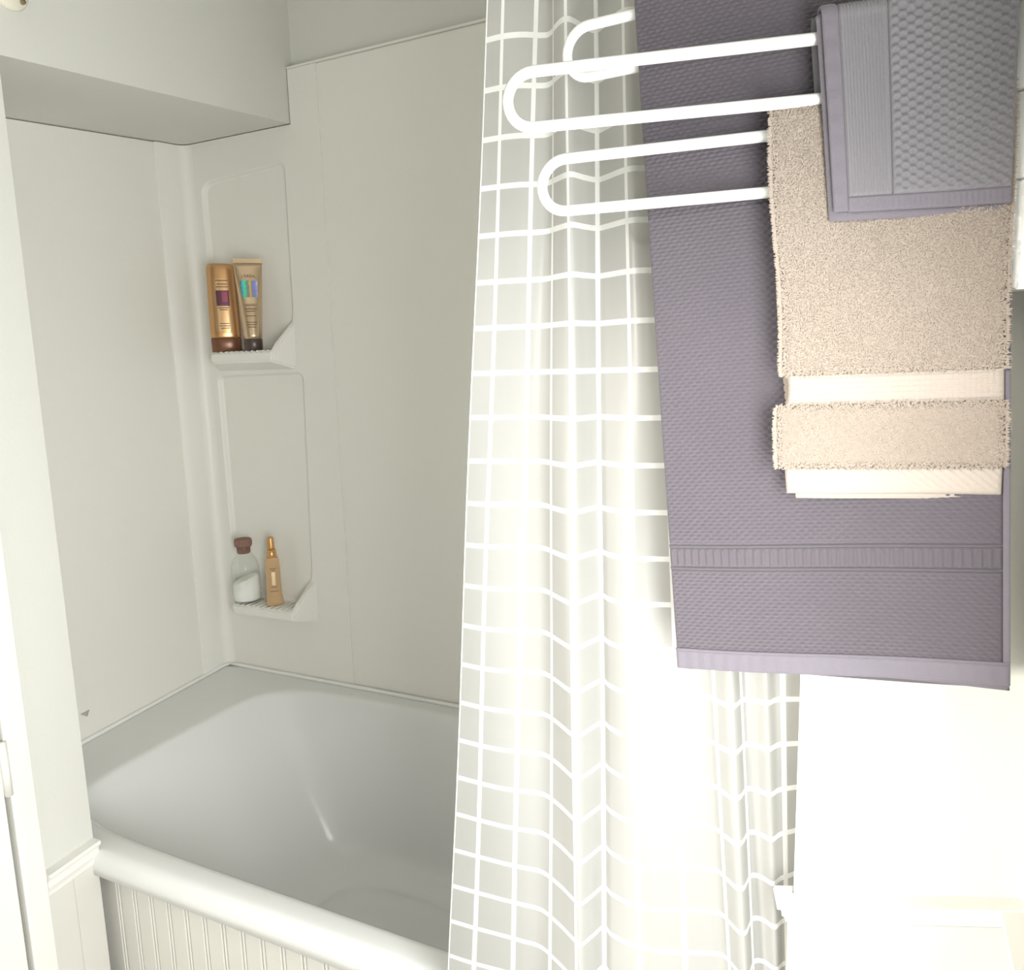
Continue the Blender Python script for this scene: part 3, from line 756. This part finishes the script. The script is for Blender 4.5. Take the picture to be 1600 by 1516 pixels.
# beige hand towel on the lowest arm
def edgeB(S_, T_): return -.0035*np.exp(-((T_-.725)/.04)**4)*np.clip((S_-.5)*2, 0, 1)+.003*np.sin(T_*9)*(S_-.3)
DB = Drape('B', (1206, 192), (1572, 165), (1226, 770), (1558, 770), 1.5425, .0085, .0085, (.009, -.001), .0012, (.93, 1), edge=edgeB, bil=.003)
tw = thing('hand_towel', (1.66, -.10, 1.2), 'beige terry hand towel with a ribbed band, folded over the lowest rack arm', 'towel')
def nz(U, V):
    return .0004*np.sin(U*2100+3*np.sin(V*900))*np.sin(V*2300+2*np.sin(U*1300))
BB0, BB1, BH = .688, .765, .93
rel(link('body', sheet(DB, 0, 1, -.02, BB0, 150, 240, .006, .011, nz), M['beige'], tw))
rel(link('lower_body', sheet(DB, 0, 1.02, BB1, BH, 150, 70, .0065, .012, nz), M['beige'], tw))
rel(link('ribbed_band', sheet(DB, .0, .985, BB0-.004, BB1+.004, 160, 44, .0045, .008, lambda U, V: .0005*np.sin(2*PI*V/.0042)+.0002*np.sin(2*PI*U/.004)), M['beigeband'], tw))
rel(link('hem', sheet(DB, .0, .985, BH-.003, 1.0, 160, 30, .0046, .009, lambda U, V: .0004*np.sin(2*PI*(U+V*1.2)/.0075)), M['beigeband'], tw))
rel(link('under_fold', sheet(DB, -.03, .94, .02, .955, 30, 80, -.0035, .006), M['beigeband'], tw))
rel(link('under_hem', sheet(DB, .12, .94, .9, 1.016, 60, 16, -.003, .006, lambda U, V: .0004*np.sin(2*PI*(U+V)/.0075)), M['beigeband'], tw))
rel(link('back_layer', sheet(DB, 0, 1, -1.0, -.02, 40, 80, .006, .009), M['beige'], tw))
# terry loops standing off the pile
def pile(D, regs, count, off, ln):
    V = []; Q = []; U = []; b = 0
    W_ = abs(D.TL[0]-D.TR[0]); H_ = D.ztop-(D.BL[1]+D.BR[1])/2
    per = [(s1-s0)*(t1-t0) for s0, s1, t0, t1 in regs]; tot = sum(per)
    for (s0, s1, t0, t1), pr_ in zip(regs, per):
        n = int(count*pr_/tot)
        s = rng.uniform(s0, s1, n); t = rng.uniform(t0, t1, n)
        e = rng.uniform(0, 1, n) < .06; s = np.where(e, np.where(rng.uniform(0, 1, n) < .75, s1-.002*rng.uniform(0, 1, n), s0+.002), s)
        base = D.P(s, t, off-.0006)
        nn = D.P(s, t, off+.01)-D.P(s, t, off); nn /= np.linalg.norm(nn, axis=1)[:, None]
        ph = rng.uniform(0, 2*PI, n); side = np.cos(ph)[:, None]*D.d+np.sin(ph)[:, None]*np.array([0, 0, 1.])
        side = np.where(e[:, None], D.d*np.where(s > (s0+s1)/2, 1, -1)[:, None]+.5*side, side)
        l = ln*rng.uniform(.6, 1.2, n)[:, None]; wv = np.cross(nn, side); wv /= np.linalg.norm(wv, axis=1)[:, None]; w = .00038
        mid = base+nn*l*.55+side*l*.35; tip = base+nn*l*.45+side*l*1.0
        pts = np.stack([base-wv*w, base+wv*w, mid-wv*w, mid+wv*w, tip-wv*w*.5, tip+wv*w*.5], 1)
        V.append(pts.reshape(-1, 3)); k = np.arange(n)[:, None]*6+b
        Q.append(np.concatenate([k+np.array([[0, 1, 3, 2]]), k+np.array([[2, 3, 5, 4]])])); b += 6*n
        U.append(np.repeat(np.stack([s*W_, t*H_], 1), 6, axis=0))
    return rawmesh(np.concatenate(V), np.concatenate(Q), np.concatenate(U))
rel(link('terry_loops', pile(DB, [(0.0, 1, -.015, BB0), (.0, 1.02, BB1, BH)], 60000, .0065, .0024), M['beige'], tw, kind='stuff'))

# small washcloth on the middle arm
DA = Drape('A', (1278, 44), (1581, 22), (1300, 338), (1568, 326), 1.6065, .0085, .0085, (.018, -.013), .0008, (1.05, 1), bil=.002)
tw = thing('washcloth', (1.68, -.12, 1.42), 'small lavender-grey washcloth with diamond weave over the middle rack arm', 'washcloth')
def diam(U, V):
    a = U/.0112; b = V/.0064
    j = np.floor(b*2); f = (a+.5*(j % 2)) % 1
    return .0016*np.cos(2*PI*a)*np.cos(2*PI*b)
SB, SC, TH = .655, .915, .928
rel(link('body', sheet(DA, .012, SB, -.03, TH, 220, 330, .005, .008, diam), M['lavwash'], tw))
rel(link('flat_border', sheet(DA, SB-.003, SC, -.03, TH, 120, 240, .0038, .006, lambda U, V: .00035*np.sin(2*PI*U/.0024)+.00012*np.sin(V*4000)), M['lavwash'], tw))
rel(link('side_hem', sheet(DA, SC-.003, 1.0, -.03, .99, 24, 160, .0044, .003, lambda U, V: .0004*np.sin(2*PI*V/.017)), M['lavhem'], tw))
rel(link('hem', sheet(DA, .012, SC, TH-.004, .995, 160, 20, .0046, .003, lambda U, V: .0003*np.sin(2*PI*U/.0042)), M['lavhem'], tw))
rel(link('back_layer', sheet(DA, .0, 1.03, -1.0, -.03, 60, 80, .0045, .0075), M['lavwash'], tw))
rel(link('under_layer', sheet(DA, .02, 1.022, .02, 1.028, 60, 90, -.0008, .0045), M['lavhem'], tw))
